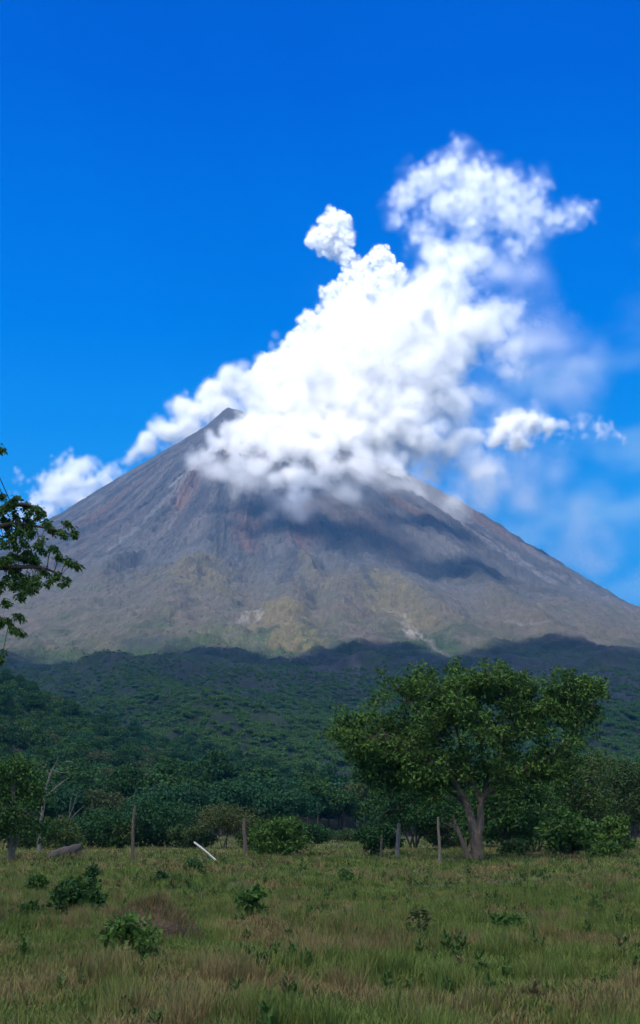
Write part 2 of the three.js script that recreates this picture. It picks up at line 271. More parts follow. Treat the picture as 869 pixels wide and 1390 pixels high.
class Flakes {
  constructor(seed) { this.r = rngOf(seed); this.lists = { dense: [], mid: [], thin: [], faint: [] }; }
  one(x, y, z, s, kind) {
    const r = this.r, q = new THREE.Quaternion().setFromEuler(new THREE.Euler(r() * 6.28, r() * 6.28, r() * 6.28));
    this.lists[kind].push([new THREE.Matrix4().compose(V(x, y, z), q, V(s, s, s))]);
  }
  // a billow of optical depth tau made of wisps of radius s in a ball; crisp or soft; torn 0 .. 1 by eddies of size eddy
  billow(at, R, tau, s, kind, torn, eddy) {
    const r = this.r, n = tau * Math.PI * R * R / (WISPS[kind].area * s * s), E = eddy, soft = kind !== 'dense';
    for (let k = 0; k < n; k++) {
      let x, y, z;
      if (soft) {
        x = at.x + gauss(r) * R * 0.52; y = at.y + gauss(r) * R * 0.52; z = at.z + gauss(r) * R * 0.52;
        const f = fbm3(x / E, y / E, z / E, 4), thr = lerp(-1.1, 0.16, torn);
        if (r() > smoothstep(f, thr - 0.22, thr + 0.3)) continue;
        const q = 0.32 * E, a = n3(x / E + 7, y / E, z / E), b = n3(x / E, y / E + 7, z / E), c = 0.5 * n3(x / E * 2.6 + 3, y / E * 2.6, z / E), d = 0.5 * n3(x / E, y / E * 2.6 + 9, z / E * 2.6);
        x += q * (a + c); y += q * (b + d);
      } else {
        const d = randomDir(r), rad = R * Math.cbrt(0.12 + 0.88 * r());
        x = at.x + d.x * rad; y = at.y + d.y * rad; z = at.z + d.z * rad;
        const lump = 0.84 + 0.24 * n3(x / (R * 0.5), y / (R * 0.5), z / (R * 0.5)) + 0.12 * n3(x / (R * 0.17), y / (R * 0.17), z / (R * 0.17)) + 0.05 * gauss(r);
        if (rad > R * lump) continue;
      }
      this.one(x, y, z, s * (0.7 + 0.6 * r()), kind);
    }
  }
  build(parent) { for (const k in this.lists) if (this.lists[k].length) instanced(k + '_smoke', WISPS[k].geometry, SMOKE, this.lists[k], parent); return parent; }
}
const MPP = 2.02;                                                             // metres to a photo pixel at the volcano
{
  const S = new Flakes(31), r = rngOf(32);
  // smoke stands over the summit; where the cone's face is in the sight line, it rolls down close to the face
  const at = (px, py, back = 0, gap = 0) => { const c = gap ? onCone(px, py) : null; return c ? atZ(px, py, c.z + gap) : atZ(px, py, AXIS_Z - back); };
  const solid = (px, py, R, tau, back = 0, bumps = 10) => {                   // a dense billow with cauliflower heads
    S.billow(at(px, py, back), R * MPP * 0.96, tau, clamp(R * MPP * 0.17, 4, 14), 'dense', 0, 60);
    for (let k = 0; k < bumps; k++) { const d = randomDir(r), p = at(px, py, back).addScaledVector(V(d.x, d.y, Math.abs(d.z)), R * MPP * 0.8); const q = R * MPP * (0.2 + 0.24 * r()); S.billow(p, q, 1.6, clamp(q * 0.3, 3.6, 8), 'dense', 0, 40); }
  };
  const soft = (list, back, torn, eddy, s, gap = 0, k = 1) => { for (const [x, y, R, t] of list) S.billow(at(x, y, back, gap), R * MPP * 1.25, t * k, s, s > 15 ? 'faint' : torn < 0.45 ? 'mid' : 'thin', torn, eddy); };
  for (const [x, y, R] of [[454, 306, 25], [436, 325, 23], [464, 324, 22], [448, 338, 18], [464, 344, 16], [474, 356, 16], [518, 350, 19], [498, 366, 20], [480, 376, 20], [532, 372, 22], [457, 405, 24]]) solid(x, y, R, 3, 0, 12);
  for (const [x, y, R, b] of [[505, 405, 42, 0], [470, 440, 44, 0], [430, 458, 36, 0], [402, 482, 32, 0], [540, 440, 50, 20], [500, 500, 72, 0], [440, 520, 60, -40], [374, 504, 30, 20], [556, 505, 58, 20], [400, 555, 50, -90], [347, 525, 28, 20]]) solid(x, y, R, 2.6, b, 7);
  soft([[430, 480, 46, 0.6], [390, 500, 40, 0.6], [355, 520, 36, 0.7], [480, 430, 50, 0.5], [560, 420, 50, 1.0], [600, 470, 56, 1.2], [590, 530, 56, 1.2], [520, 540, 70, 1.2], [450, 560, 60, 1.2], [380, 560, 50, 1.2], [500, 480, 70, 0.8]], -150, 0.2, 70, 13);
  soft([[470, 440, 44, 0.3], [530, 440, 50, 0.3], [500, 490, 66, 0.35], [430, 500, 52, 0.3], [560, 500, 54, 0.4], [470, 550, 60, 0.5], [540, 555, 56, 0.5], [395, 550, 46, 0.5], [360, 540, 34, 0.4]], -240, 0.46, 110, 14);
  soft([[480, 580, 44, 1.6], [545, 580, 44, 1.5], [345, 580, 28, 1.6], [412, 592, 40, 1.6], [325, 590, 20, 1.2], [375, 590, 34, 1.5], [450, 598, 36, 1.4], [510, 596, 36, 1.4], [575, 596, 34, 1.0]], -240, 0.2, 70, 12);
  soft([[340, 577, 16, 1.5], [362, 582, 22, 1.8], [390, 586, 24, 1.8], [420, 588, 24, 1.8], [450, 591, 24, 1.6], [480, 596, 24, 1.4]], -310, 0.1, 70, 11);
  soft([[350, 600, 20, 1.0], [378, 606, 24, 1.1], [405, 608, 26, 1.1], [435, 610, 26, 1.1], [465, 610, 24, 1.0], [320, 602, 15, 0.7]], 0, 0.2, 70, 12, 85);
  soft([[318, 592, 20, 1.3], [296, 605, 17, 1.1], [340, 606, 26, 1.4], [380, 616, 30, 1.4], [425, 618, 30, 1.3], [470, 612, 30, 1.2], [515, 608, 30, 1.0], [555, 618, 26, 0.6], [400, 648, 19, 1.0], [378, 658, 13, 0.7], [425, 655, 17, 0.8], [445, 640, 20, 0.8], [352, 632, 18, 0.6], [280, 620, 13, 0.7], [590, 634, 24, 0.4], [400, 670, 14, 0.5], [330, 625, 20, 0.5], [490, 635, 26, 0.6], [535, 640, 28, 0.4]], 0, 0.46, 58, 10, 45);
  soft([[318, 520, 28, 1.8], [288, 540, 30, 1.8], [253, 562, 29, 1.7], [223, 584, 24, 1.5], [197, 605, 19, 1.3], [180, 620, 12, 0.8], [262, 590, 30, 1.8], [300, 560, 34, 1.8]], 320, 0.35, 70, 13);
  soft([[660, 440, 36, 0.8], [690, 428, 26, 0.5], [630, 450, 42, 0.9], [628, 548, 36, 0.7], [640, 600, 30, 0.3], [615, 606, 36, 0.7], [600, 420, 40, 0.8], [575, 390, 32, 0.8], [610, 375, 38, 0.5], [640, 350, 36, 0.4], [590, 345, 32, 0.4], [690, 480, 40, 0.3], [655, 640, 34, 0.3]], -140, 0.5, 90, 15);
  soft([[655, 440, 40, 0.5], [620, 470, 40, 0.5], [620, 560, 30, 0.3], [590, 390, 36, 0.5], [620, 360, 36, 0.3]], -100, 0.75, 44, 8);
  const drift = [[550, 268, 34, 0.4], [574, 246, 34, 0.5], [608, 232, 38, 0.6], [648, 242, 42, 0.6], [688, 258, 40, 0.6], [640, 274, 46, 0.6], [600, 278, 40, 0.5], [690, 292, 40, 0.6], [720, 280, 34, 0.5], [722, 316, 28, 0.45], [750, 300, 26, 0.4], [774, 292, 26, 0.32], [540, 295, 24, 0.25], [622, 200, 20, 0.3], [732, 250, 24, 0.25], [700, 338, 26, 0.3], [575, 318, 36, 0.3], [794, 288, 22, 0.22], [640, 310, 40, 0.35], [620, 345, 40, 0.35]];
  soft(drift, 60, 0.5, 62, 16, 0, 0.36);
  soft(drift.map(([x, y, R, t]) => [x, y, R * 0.92, t]), 50, 0.8, 44, 9, 0, 0.66);
  soft([[720, 470, 80, 0.10], [780, 520, 70, 0.07], [690, 560, 70, 0.08], [720, 660, 80, 0.07], [650, 650, 50, 0.14], [790, 740, 80, 0.06], [690, 370, 60, 0.1]], -250, 0.3, 150, 30);
  soft([[300, 640, 30, 0.25], [275, 630, 18, 0.3], [345, 655, 34, 0.3], [500, 645, 46, 0.25], [550, 660, 44, 0.18], [470, 670, 40, 0.15], [610, 690, 46, 0.1], [400, 690, 40, 0.15]], 0, 0.3, 80, 18, 60);
  console.log('smoke wisps', ...Object.values(S.lists).map((l) => l.length));
  const g = thing('smoke_plume', 'thick white smoke plume rising from the volcano summit and drifting apart', 'smoke');
  g.userData.kind = 'stuff';
  S.build(g);

  const cloud = (name, label, seed, list) => { const C = new Flakes(seed); for (const [x, y, R, t, torn, z] of list) C.billow(atZ(x, y, z), R * -z / F * 1.2, t * 1.1, 8 * -z / 3600, 'thin', torn, 60 * -z / 3600); const t = thing(name, label, 'cloud'); t.userData.kind = 'stuff'; C.build(t); };
  const zr = -3000, zl = -4500;
  cloud('small_cloud', 'small detached white cloud puff beside the smoke plume', 41, [[675, 592, 18, 1.5, 0.5, zr], [698, 580, 24, 1.8, 0.5, zr], [722, 572, 20, 1.6, 0.55, zr], [742, 582, 14, 1.0, 0.6, zr], [705, 600, 20, 0.9, 0.7, zr], [764, 583, 18, 0.14, 0.5, zr], [790, 577, 18, 0.08, 0.5, zr], [820, 581, 20, 0.11, 0.5, zr], [838, 592, 16, 0.06, 0.5, zr]]);
  cloud('low_cloud', 'soft pale low cloud peeping out behind the volcano slope', 42, [[95, 646, 34, 0.6, 0.4, zl], [72, 668, 34, 0.6, 0.4, zl], [115, 642, 24, 0.45, 0.5, zl], [112, 672, 34, 0.6, 0.4, zl], [60, 692, 32, 0.4, 0.4, zl], [150, 650, 30, 0.35, 0.5, zl], [20, 705, 40, 0.15, 0.4, zl], [30, 650, 20, 0.06, 0.6, zl]]);
}
// the cloud overhead, left and behind the camera, whose shadow lies on the pasture, the forest and the foot of the volcano
{
  const ALT = 1900, edge = [[-900, 900], [-500, 900], [-260, 900], [-100, 900], [0, 899], [100, 901], [160, 894], [220, 899], [290, 888], [350, 893], [420, 902], [450, 890], [520, 880], [570, 889], [600, 912], [625, 920], [660, 899], [700, 884], [760, 878], [820, 886], [869, 895], [980, 900], [1150, 905], [1500, 905]].map(([x, y]) => onCone(x, y, coneBase)).filter(Boolean).map((p) => p.addScaledVector(SUN, (ALT - p.y) / SUN.y));
  const back = V(0, 0, 2600).addScaledVector(SUN, ALT / SUN.y).z, nu = 160, nv = 90, pos = [], idx = [];
  const x0 = edge[0].x, x1 = edge[edge.length - 1].x;
  for (let side = 0; side < 2; side++) for (let j = 0; j <= nv; j++) for (let i = 0; i <= nu; i++) {
    const u = i / nu, v = j / nv, k = u * (edge.length - 1), a = Math.min(Math.floor(k), edge.length - 2), e = edge[a].clone().lerp(edge[a + 1], k - a);
    const wob = 26 * fbm2(e.x / 70, side * 0.0 + 4, 4), x = e.x + 30 * fbm2(v * 9, u * 9, 3), z = lerp(e.z + wob, back + 220 * fbm2(e.x / 500, 9, 3), v);
    const rim = Math.min(1, Math.sqrt(Math.min(u * 8, (1 - u) * 8, v * 8, (1 - v) * 8)));
    pos.push(x, ALT + (side ? 1 : -0.25) * rim * (130 + 120 * fbm2(x / 230, z / 230 + side * 7, 4)), z);
    if (i < nu && j < nv) { const o = side * (nu + 1) * (nv + 1) + j * (nu + 1) + i; side ? idx.push(o, o + nu + 1, o + 1, o + 1, o + nu + 1, o + nu + 2) : idx.push(o, o + 1, o + nu + 1, o + 1, o + nu + 2, o + nu + 1); }
  }
  const g = new THREE.BufferGeometry(); g.setAttribute('position', new THREE.Float32BufferAttribute(pos, 3)); g.setIndex(idx); g.computeVertexNormals();
  const m = mesh('overhead_cloud', g, new THREE.MeshPhysicalMaterial({ color: rgb(0.97, 0.97, 0.97), roughness: 0.75, transmission: 0.9, thickness: 0, specularIntensity: 0, side: THREE.DoubleSide }));
  const t = thing('overhead_cloud', 'broad flat cloud high over the pasture that shades the forest', 'cloud'); t.userData.kind = 'stuff'; m.name = 'cloud_deck'; t.add(m);
  const C = new Flakes(52), r = rngOf(53), line = new THREE.CatmullRomCurve3(edge);
  for (let k = 0; k < 120; k++) { const p = line.getPoint(0.06 + 0.88 * r()); p.z += gauss(r) * 26 - 4; C.billow(p, 26 + 34 * r(), 0.8, 12, 'mid', 0.4, 70); }
  C.build(t);
}

// a smaller unseen cloud, added to stand in for the plume shadow on the upper face
{
  const ALT = 2700, C = new Flakes(51);
  for (const [x, y, R, t] of [[350, 685, 120, 0.5], [420, 715, 150, 0.6], [500, 735, 150, 0.6], [580, 770, 130, 0.55], [560, 710, 140, 0.5], [450, 665, 120, 0.5], [640, 780, 100, 0.4], [690, 800, 80, 0.3]]) { const p = onCone(x, y); C.billow(p.addScaledVector(SUN, (ALT - p.y) / SUN.y), R, t, 40, 'mid', 0.12, 200); }
  const t = thing('added_shade_cloud', 'unseen thin cloud added high above to shade the upper volcano face', 'cloud'); t.userData.kind = 'stuff'; C.build(t);
}

// ------------------------------------------------------------------ forest
function forestTree(seed, H, W, lobes, leaves, colors, size) {                // local: base at 0, y up
  const r = rngOf(seed), L = new Leaves(), wood = [], tops = [];
  for (let k = 0; k < lobes; k++) { const a = k * 2.4 + r(), q = Math.sqrt((k + 0.3) / lobes) * W * 0.36; tops.push([V(Math.cos(a) * q, H * (0.52 + 0.3 * r() + 0.16 * (1 - q / (W * 0.36))), Math.sin(a) * q), W * (0.17 + 0.1 * r())]); }
  const lean = V(gauss(r) * 0.4, H * 0.42, gauss(r) * 0.4);
  wood.push(limb([V(0, -0.4, 0), V(lean.x * 0.3, H * 0.2, lean.z * 0.2), lean], [H * 0.03, H * 0.022, H * 0.018], 6, 6));
  for (const [t, R] of tops) {
    wood.push(limb([lean.clone().multiplyScalar(0.8), lean.clone().lerp(t, 0.5).add(V(0, -0.3, 0)), t], [H * 0.014, H * 0.009, H * 0.003], 4, 5));
    for (let k = 0; k < leaves / lobes; k++) {
      const d = randomDir(r, 0.15), rad = R * (0.55 + 0.5 * Math.sqrt(r())) * (1 + 0.3 * n3(d.x * 2 + seed, d.y * 2, d.z * 2 + t.x)), p = V(t.x + d.x * rad, t.y + d.y * rad * 0.72, t.z + d.z * rad);
      const c = colors[Math.floor(r() * colors.length)], s = 0.7 + r() * 0.6, f = size * (0.6 + 0.8 * r());
      L.add(p, randomDir(r).add(V(d.x * 0.5, -0.25, d.z * 0.5)).normalize(), d.clone().multiplyScalar(0.9).add(randomDir(r, 0.5)).normalize(), f, f * 0.62, [c[0] * s, c[1] * s, c[2] * s]);
    }
  }
  return { wood: mergeGeometries(wood), crown: L.build() };
}
const WOOD = bark(rgb(0.16, 0.13, 0.10), 0.05), PALE = bark(rgb(0.26, 0.235, 0.20), 0.03);
{
  const kinds = [
    ['deep green round crowned tree of the forest beyond the pasture', forestTree(101, 10.5, 9, 7, 2600, [...GREENS.deep, ...GREENS.mid], 0.62)],
    ['bluish green spreading tree of the forest beyond the pasture', forestTree(102, 9, 10, 9, 2800, GREENS.teal, 0.58)],
    ['bright mid green bushy tree of the forest beyond the pasture', forestTree(103, 8, 7.5, 6, 2200, [...GREENS.mid, ...GREENS.light], 0.5)],
    ['tall dark tree standing above the forest canopy', forestTree(104, 13.5, 8.5, 8, 2600, GREENS.deep, 0.6)],
    ['dull olive tree with open crown in the forest beyond the pasture', forestTree(105, 9, 8, 8, 1500, GREENS.olive, 0.55)],
  ];
  const r = rngOf(77), spots = [];
  for (let d = 215; d < 860; d += 6.5) {
    const half = 0.27 * d + 14, step = d < 420 ? 6.4 : 7.6;
    for (let x = -half; x < half; x += step) {
      const X = x + (r() - 0.5) * 5, Z = -d - (r() - 0.5) * 5, px = CX + X / -Z * F / Math.cos(PITCH), q = r();
      if (hill(X, Z) < cone(X, Z) - 6 && d > 500) continue;
      if (d < 262 && px > 405 && px < 520 && r() < 0.9) continue;               // the grassy opening in the forest edge
      const n = n2(X / 45, Z / 45), k = q < 0.12 ? 4 : q < 0.2 ? 3 : n > 0.35 ? 2 : n > -0.15 ? (q < 0.6 ? 0 : 2) : (q < 0.65 ? 1 : 0);
      spots.push({ X, Z, d, k, s: (d < 300 ? 0.66 : 0.74) + 0.5 * r() * r() + 0.1 * r(), a: r() * 6.283 });
    }
  }
  spots.sort((a, b) => a.d - b.d);
  // the foremost three hundred are trees of their own, the rest is one wood
  const far = kinds.map(() => []), first = [];
  spots.forEach((s, i) => {
    const y = terrain(s.X, s.Z), [label, g] = kinds[s.k];
    if (i < 290) {
      let t = first[s.k];
      if (!t) { t = first[s.k] = thing('forest_tree', label, 'tree', 'trees along the forest edge'); mesh('trunk', g.wood, WOOD, t); mesh('crown', g.crown, LEAF, t); }
      else { const c = t.clone(); c.name = numbered('forest_tree'); scene.add(c); t = c; }
      t.position.set(s.X, y - 0.1, s.Z); t.rotation.y = s.a; t.scale.setScalar(s.s);
    } else far[s.k].push([new THREE.Matrix4().compose(V(s.X, y - 0.3, s.Z), new THREE.Quaternion().setFromAxisAngle(V(0, 1, 0), s.a), V(s.s, s.s * (0.85 + 0.3 * ((s.a * 7) % 1)), s.s))]);
  });
  const wood = new THREE.Group(); wood.name = 'distant_forest'; scene.add(wood); tag(wood, 'dense rainforest canopy covering the hill below the volcano', 'forest', null, 'stuff');
  far.forEach((list, k) => instanced('canopy', kinds[k][1].crown, LEAF, list, wood));
  // scrub on the lower flank of the cone
  const small = forestTree(109, 5, 8.5, 6, 420, [...GREENS.mid, ...GREENS.light], 1.1).crown, list = [];
  for (let k = 0; k < 44000; k++) {
    const d = 640 + 1260 * Math.pow(r(), 0.8), x = (r() * 2 - 1) * (0.27 * d + 30), z = -d, h = cone(x, z), open = fbm2(x / 140 + 2, z / 100, 3) + 0.25 * n2(x / 30, z / 30);
    if (open < -0.42 + smoothstep(h, 130, 260) * 0.75 || h > 285 || (d < 800 && hill(x, z) > h - 4)) continue;
    const s = (0.35 + 0.5 * r()) * lerp(1.0, 0.3, smoothstep(h, 80, 240));
    list.push([new THREE.Matrix4().compose(V(x, h - 2 * s, z), new THREE.Quaternion().setFromAxisAngle(V(0, 1, 0), r() * 6.28), V(s, s, s))]);
  }
  console.log('forest', spots.length, 'scrub', list.length);
  tag(instanced('slope_scrub', small, LEAF, list), 'dark green scrub spreading up the foot of the volcano', 'scrub', null, 'stuff');
}

// ------------------------------------------------------------------ big spreading tree at the pasture's edge
{
  const base = onGround(644, 1169), M = -base.z / Math.cos(PITCH) / F * 0.99, r = rngOf(201);
  const P = (px, py, z = 0) => V((px - 644) * M, (1169 - py) * M * 1.0, z);
  const t = thing('spreading_tree', 'big spreading tree with forked pale brown trunk at the pasture edge', 'tree');
  t.position.set(base.x, ground(base.x, base.z) - 0.05, base.z);
  const limbs = [
    [[P(646, 1174), P(647, 1150, 0.05), P(647, 1132, 0.05)], [0.46, 0.36, 0.36]],
    [[P(647, 1138, 0.05), P(642, 1118, 0.1), P(636, 1096, 0.2), P(626, 1076, 0.3), P(613, 1058, 0.5), P(590, 1040, 0.9), P(560, 1020, 1.2), P(530, 1006, 1.3)], [0.30, 0.25, 0.22, 0.17, 0.13, 0.09, 0.06, 0.03]],
    [[P(648, 1138, 0.05), P(653, 1116, -0.1), P(655, 1094, -0.1), P(662, 1080, 0), P(682, 1068, 0.3), P(702, 1057, 0.5), P(722, 1044, 0.8), P(748, 1030, 1), P(775, 1000, 1), P(800, 975, 1)], [0.28, 0.24, 0.2, 0.19, 0.16, 0.14, 0.1, 0.08, 0.05, 0.03]],
    [[P(655, 1090, -0.1), P(648, 1074, -0.2), P(640, 1054, -0.3), P(633, 1025, -0.4), P(626, 995, -0.5), P(618, 960, -0.4), P(606, 925, -0.2)], [0.17, 0.13, 0.12, 0.1, 0.08, 0.05, 0.02]],
    [[P(672, 1074, 0.2), P(678, 1050, 0.6), P(680, 1010, 0.8), P(690, 970, 0.9), P(686, 925, 0.7)], [0.1, 0.085, 0.07, 0.05, 0.02]],
    [[P(636, 1098, 0.2), P(618, 1078, -0.8), P(590, 1062, -1.6), P(550, 1050, -2.2)], [0.14, 0.1, 0.07, 0.03]],
    [[P(656, 1092), P(668, 1060, -1.2), P(690, 1020, -2.2), P(720, 990, -2.6), P(740, 955, -2.6)], [0.14, 0.11, 0.08, 0.06, 0.02]],
    [[P(626, 1076, 0.3), P(606, 1030, 0.5), P(580, 985, 0.6), P(556, 955, 0.4)], [0.1, 0.08, 0.06, 0.02]],
    [[P(640, 1172, 0.3), P(628, 1142, 0.5), P(620, 1122, 0.6), P(616, 1112, 0.6)], [0.19, 0.14, 0.12, 0.09]],
    [[P(621, 1124, 0.6), P(608, 1120, 0.7), P(600, 1116, 0.8)], [0.07, 0.05, 0.025]],
  ];
  const wood = limbs.map(([p, q], i) => limb(p, q.map((v) => v * 0.78), i < 4 ? 10 : 7, p.length * 4));
  const nodes = limbs.slice(1, 8).flatMap(([p]) => new THREE.CatmullRomCurve3(p).getPoints(22).slice(8));
  const ells = [[600, 985, 105, 62, 3], [655, 955, 105, 44, 3], [522, 1000, 62, 40, 2.2], [745, 965, 66, 34, 2.2], [715, 1018, 90, 40, 2.8], [562, 1042, 72, 34, 2.4], [690, 1060, 70, 24, 2.4], [780, 962, 44, 26, 1.6], [490, 1015, 34, 22, 1.4], [625, 952, 62, 24, 1.8], [690, 944, 40, 18, 1.4], [590, 1066, 56, 22, 2], [530, 1048, 40, 22, 1.5], [740, 1052, 50, 20, 2]];
  const clumps = []; let guard = 0;
  while (clumps.length < 195 && guard++ < 20000) {
    const e = ells[Math.floor(r() * ells.length)], d = randomDir(r), q = Math.pow(r(), 0.4), c = P(e[0] + d.x * e[2] * q, e[1] - d.y * e[3] * q, d.z * e[4] * q);
    if (clumps.some((o) => o.distanceTo(c) < 0.52)) continue;
    clumps.push(c);
  }
  const L = new Leaves();
  for (const c of clumps) {
    let best = nodes[0], bd = 1e9; for (const n of nodes) { const q = n.distanceTo(c) + (n.y > c.y ? 0.6 : 0); if (q < bd) { bd = q; best = n; } }
    const mid = best.clone().lerp(c, 0.5).add(V(gauss(r) * 0.2, -0.05 * bd + gauss(r) * 0.15, gauss(r) * 0.2)), w = clamp(bd * 0.012, 0.012, 0.035);
    wood.push(limb([best, mid, c.clone().add(V(0, -0.1, 0))], [w, w * 0.8, 0.008], 4, 5));
    const R = 0.5 + 0.42 * r(), q = r(), col = q < 0.25 ? GREENS.mid : q < 0.85 ? [...GREENS.mid, ...GREENS.light, ...GREENS.light] : [...GREENS.deep, ...GREENS.mid];
    tuft(L, r, c, R, R * 0.5, 175, 0.21, 0.1, col, 0.7);
    for (let k = 0; k < 4; k++) { const d = randomDir(r, 0.3), e = c.clone().addScaledVector(d, R * 1.15); wood.push(limb([c, c.clone().lerp(e, 0.6), e], [0.012, 0.009, 0.005], 3, 2)); tuft(L, r, e, 0.24, 0.17, 24, 0.22, 0.1, col, 0.8); }
  }
  mesh('trunk', mergeGeometries(wood), bark(rgb(0.225, 0.17, 0.125), 0.05), t); mesh('crown', L.build(), LEAF, t);
}

// ------------------------------------------------------------------ trees and bushes behind and beside it, each on its own spot
function bushGeometry(seed, w, h, clumps, leaves, size, colors, stems = 5, low = 0.15, open = 0.5) {
  const r = rngOf(seed), L = new Leaves(), wood = [], roots = [];
  for (let k = 0; k < stems; k++) { const a = r() * 6.283, q = w * 0.06 * r(); roots.push(V(Math.cos(a) * q, -0.15, Math.sin(a) * q)); }
  const hubs = roots.map((q, k) => { const a = k * 2.4 + r(), p = V(Math.cos(a) * w * 0.17, h * (low + 0.22), Math.sin(a) * w * 0.17); wood.push(limb([q, q.clone().lerp(p, 0.5).add(V(gauss(r) * 0.03 * w, 0, gauss(r) * 0.03 * w)), p], [Math.max(0.012, h * 0.015), h * 0.012, h * 0.009], 5, 5)); return p; });
  for (let k = 0; k < clumps; k++) {
    const a = k * 2.4, v = (k + 0.5) / clumps, y = h * lerp(low, 0.9, Math.pow(r(), 0.8)), prof = Math.sqrt(Math.max(0.08, 1 - Math.pow((y / h - 0.42) / 0.62, 2))), q = Math.sqrt(v) * w * 0.46 * prof, c = V(Math.cos(a) * q, y, Math.sin(a) * q);
    const root = hubs.reduce((b, q) => q.distanceTo(c) < b.distanceTo(c) ? q : b), R = w * 0.085 + h * 0.05 + 0.06 * w * r();
    wood.push(limb([root, root.clone().lerp(c, 0.5).add(V(gauss(r) * 0.05 * w, 0.08 * h, gauss(r) * 0.05 * w)), c], [h * 0.008, h * 0.005, h * 0.002], 4, 4));
    tuft(L, r, c, R, R * 0.8, leaves, size, size * open, colors, 0.6);
  }
  return { wood: mergeGeometries(wood), crown: L.build() };
}
function bush(name, label, px, py, seed, wpx, hpx, opts, back = 0, group, category = 'bush') {
  const b = onGround(px, py); b.multiplyScalar(1 + back / -b.z); b.y = 0;
  const M = -b.z / Math.cos(PITCH) / F, g = bushGeometry(seed, wpx * M, hpx * M, opts.n ?? 30, opts.leaves ?? 120, opts.size ?? 0.2, opts.colors ?? GREENS.mid, opts.stems, opts.low, opts.open);
  const t = thing(name, label, category, group); t.position.set(b.x, ground(b.x, b.z), b.z);
  mesh('stem', g.wood, opts.wood ?? WOOD, t); mesh('foliage', g.crown, LEAF, t); return t;
}
bush('bushy_tree', 'dark bushy tree crowding behind the spreading tree trunk', 690, 1163, 301, 120, 105, { n: 60, leaves: 170, size: 0.24, colors: [...GREENS.deep, ...GREENS.mid], low: 0.2 }, 6, null, 'tree');
bush('bushy_tree', 'dense dark tree standing behind the stout pale post', 560, 1160, 302, 115, 100, { n: 55, leaves: 150, size: 0.24, colors: GREENS.deep, low: 0.28 }, 14, null, 'tree');
bush('bushy_tree', 'olive green rounded tree behind the bright broad leaved bush', 775, 1160, 303, 140, 128, { n: 75, leaves: 190, size: 0.22, colors: [...GREENS.olive, ...GREENS.mid], low: 0.25 }, 10, null, 'tree');
bush('bushy_tree', 'olive green tree with broad crown beside the meadow track', 858, 1158, 304, 130, 122, { n: 70, leaves: 190, size: 0.22, colors: [...GREENS.olive, ...GREENS.deep], low: 0.25 }, 12, null, 'tree');
bush('bushy_tree', 'low dark tree filling the gap under the spreading tree crown', 632, 1158, 305, 90, 80, { n: 40, leaves: 150, size: 0.22, colors: GREENS.deep, low: 0.2 }, 12, null, 'tree');
bush('bushy_tree', 'mid green tree between the spreading tree and the olive tree', 730, 1160, 306, 90, 92, { n: 45, leaves: 150, size: 0.22, colors: GREENS.mid, low: 0.2 }, 4, null, 'tree');
bush('broadleaf_bush', 'bright green broad leaved bush in front of the olive trees', 773, 1164, 307, 72, 58, { n: 36, leaves: 60, size: 0.34, colors: [...GREENS.mid, ...GREENS.light], open: 0.55, low: 0.1 }, 0);
bush('low_bush', 'low bright green bush on the meadow edge beside the broad leaved bush', 824, 1168, 308, 44, 20, { n: 16, leaves: 80, size: 0.2, colors: GREENS.light, low: 0.3 }, 0);
bush('low_bush', 'small grassy green bush at the foot of the mid green tree', 700, 1165, 309, 40, 20, { n: 14, leaves: 70, size: 0.2, colors: [...GREENS.mid, ...GREENS.olive], low: 0.3 }, 0);
bush('round_bush', 'rounded mid green bush beside the brown wooden post', 377, 1166, 310, 80, 50, { n: 46, leaves: 140, size: 0.2, colors: [...GREENS.mid, ...GREENS.light], low: 0.15 }, 4);
bush('umbrella_bush', 'dull olive flat topped shrub with fine twigs behind the leaning pole', 306, 1160, 311, 92, 54, { n: 42, leaves: 170, size: 0.16, colors: GREENS.olive, low: 0.45, stems: 4 }, 12);
bush('dark_bush', 'dark blue green thicket behind the tall thin post', 215, 1158, 312, 120, 66, { n: 60, leaves: 150, size: 0.24, colors: GREENS.teal, low: 0.15 }, 14);
bush('dark_bush', 'dark thicket beside the fallen grey log', 130, 1158, 313, 90, 48, { n: 44, leaves: 150, size: 0.22, colors: [...GREENS.teal, ...GREENS.deep], low: 0.1 }, 12);
bush('dark_bush', 'low deep green thicket behind the rounded bush', 420, 1152, 314, 60, 26, { n: 30, leaves: 130, size: 0.24, colors: GREENS.deep, low: 0.1 }, 20);
bush('dark_bush', 'ragged dark bush beside the very thin stake', 512, 1166, 315, 60, 40, { n: 22, leaves: 110, size: 0.22, colors: GREENS.deep, low: 0.3 }, 4);
bush('light_bush', 'small light green bush at the foot of the olive tree', 838, 1160, 316, 40, 46, { n: 22, leaves: 70, size: 0.26, colors: GREENS.light, low: 0.1 }, 2);
bush('edge_tree', 'leafy dark tree with pale stems standing beside the fallen log', 12, 1176, 317, 96, 138, { n: 66, leaves: 130, size: 0.16, colors: [...GREENS.deep, ...GREENS.mid], low: 0.22, stems: 4, wood: PALE }, 0, null, 'tree');
bush('olive_bush', 'olive bush behind the dark tree with pale stems', 75, 1160, 318, 70, 40, { n: 30, leaves: 130, size: 0.2, colors: [...GREENS.olive, ...GREENS.mid], low: 0.1 }, 6);
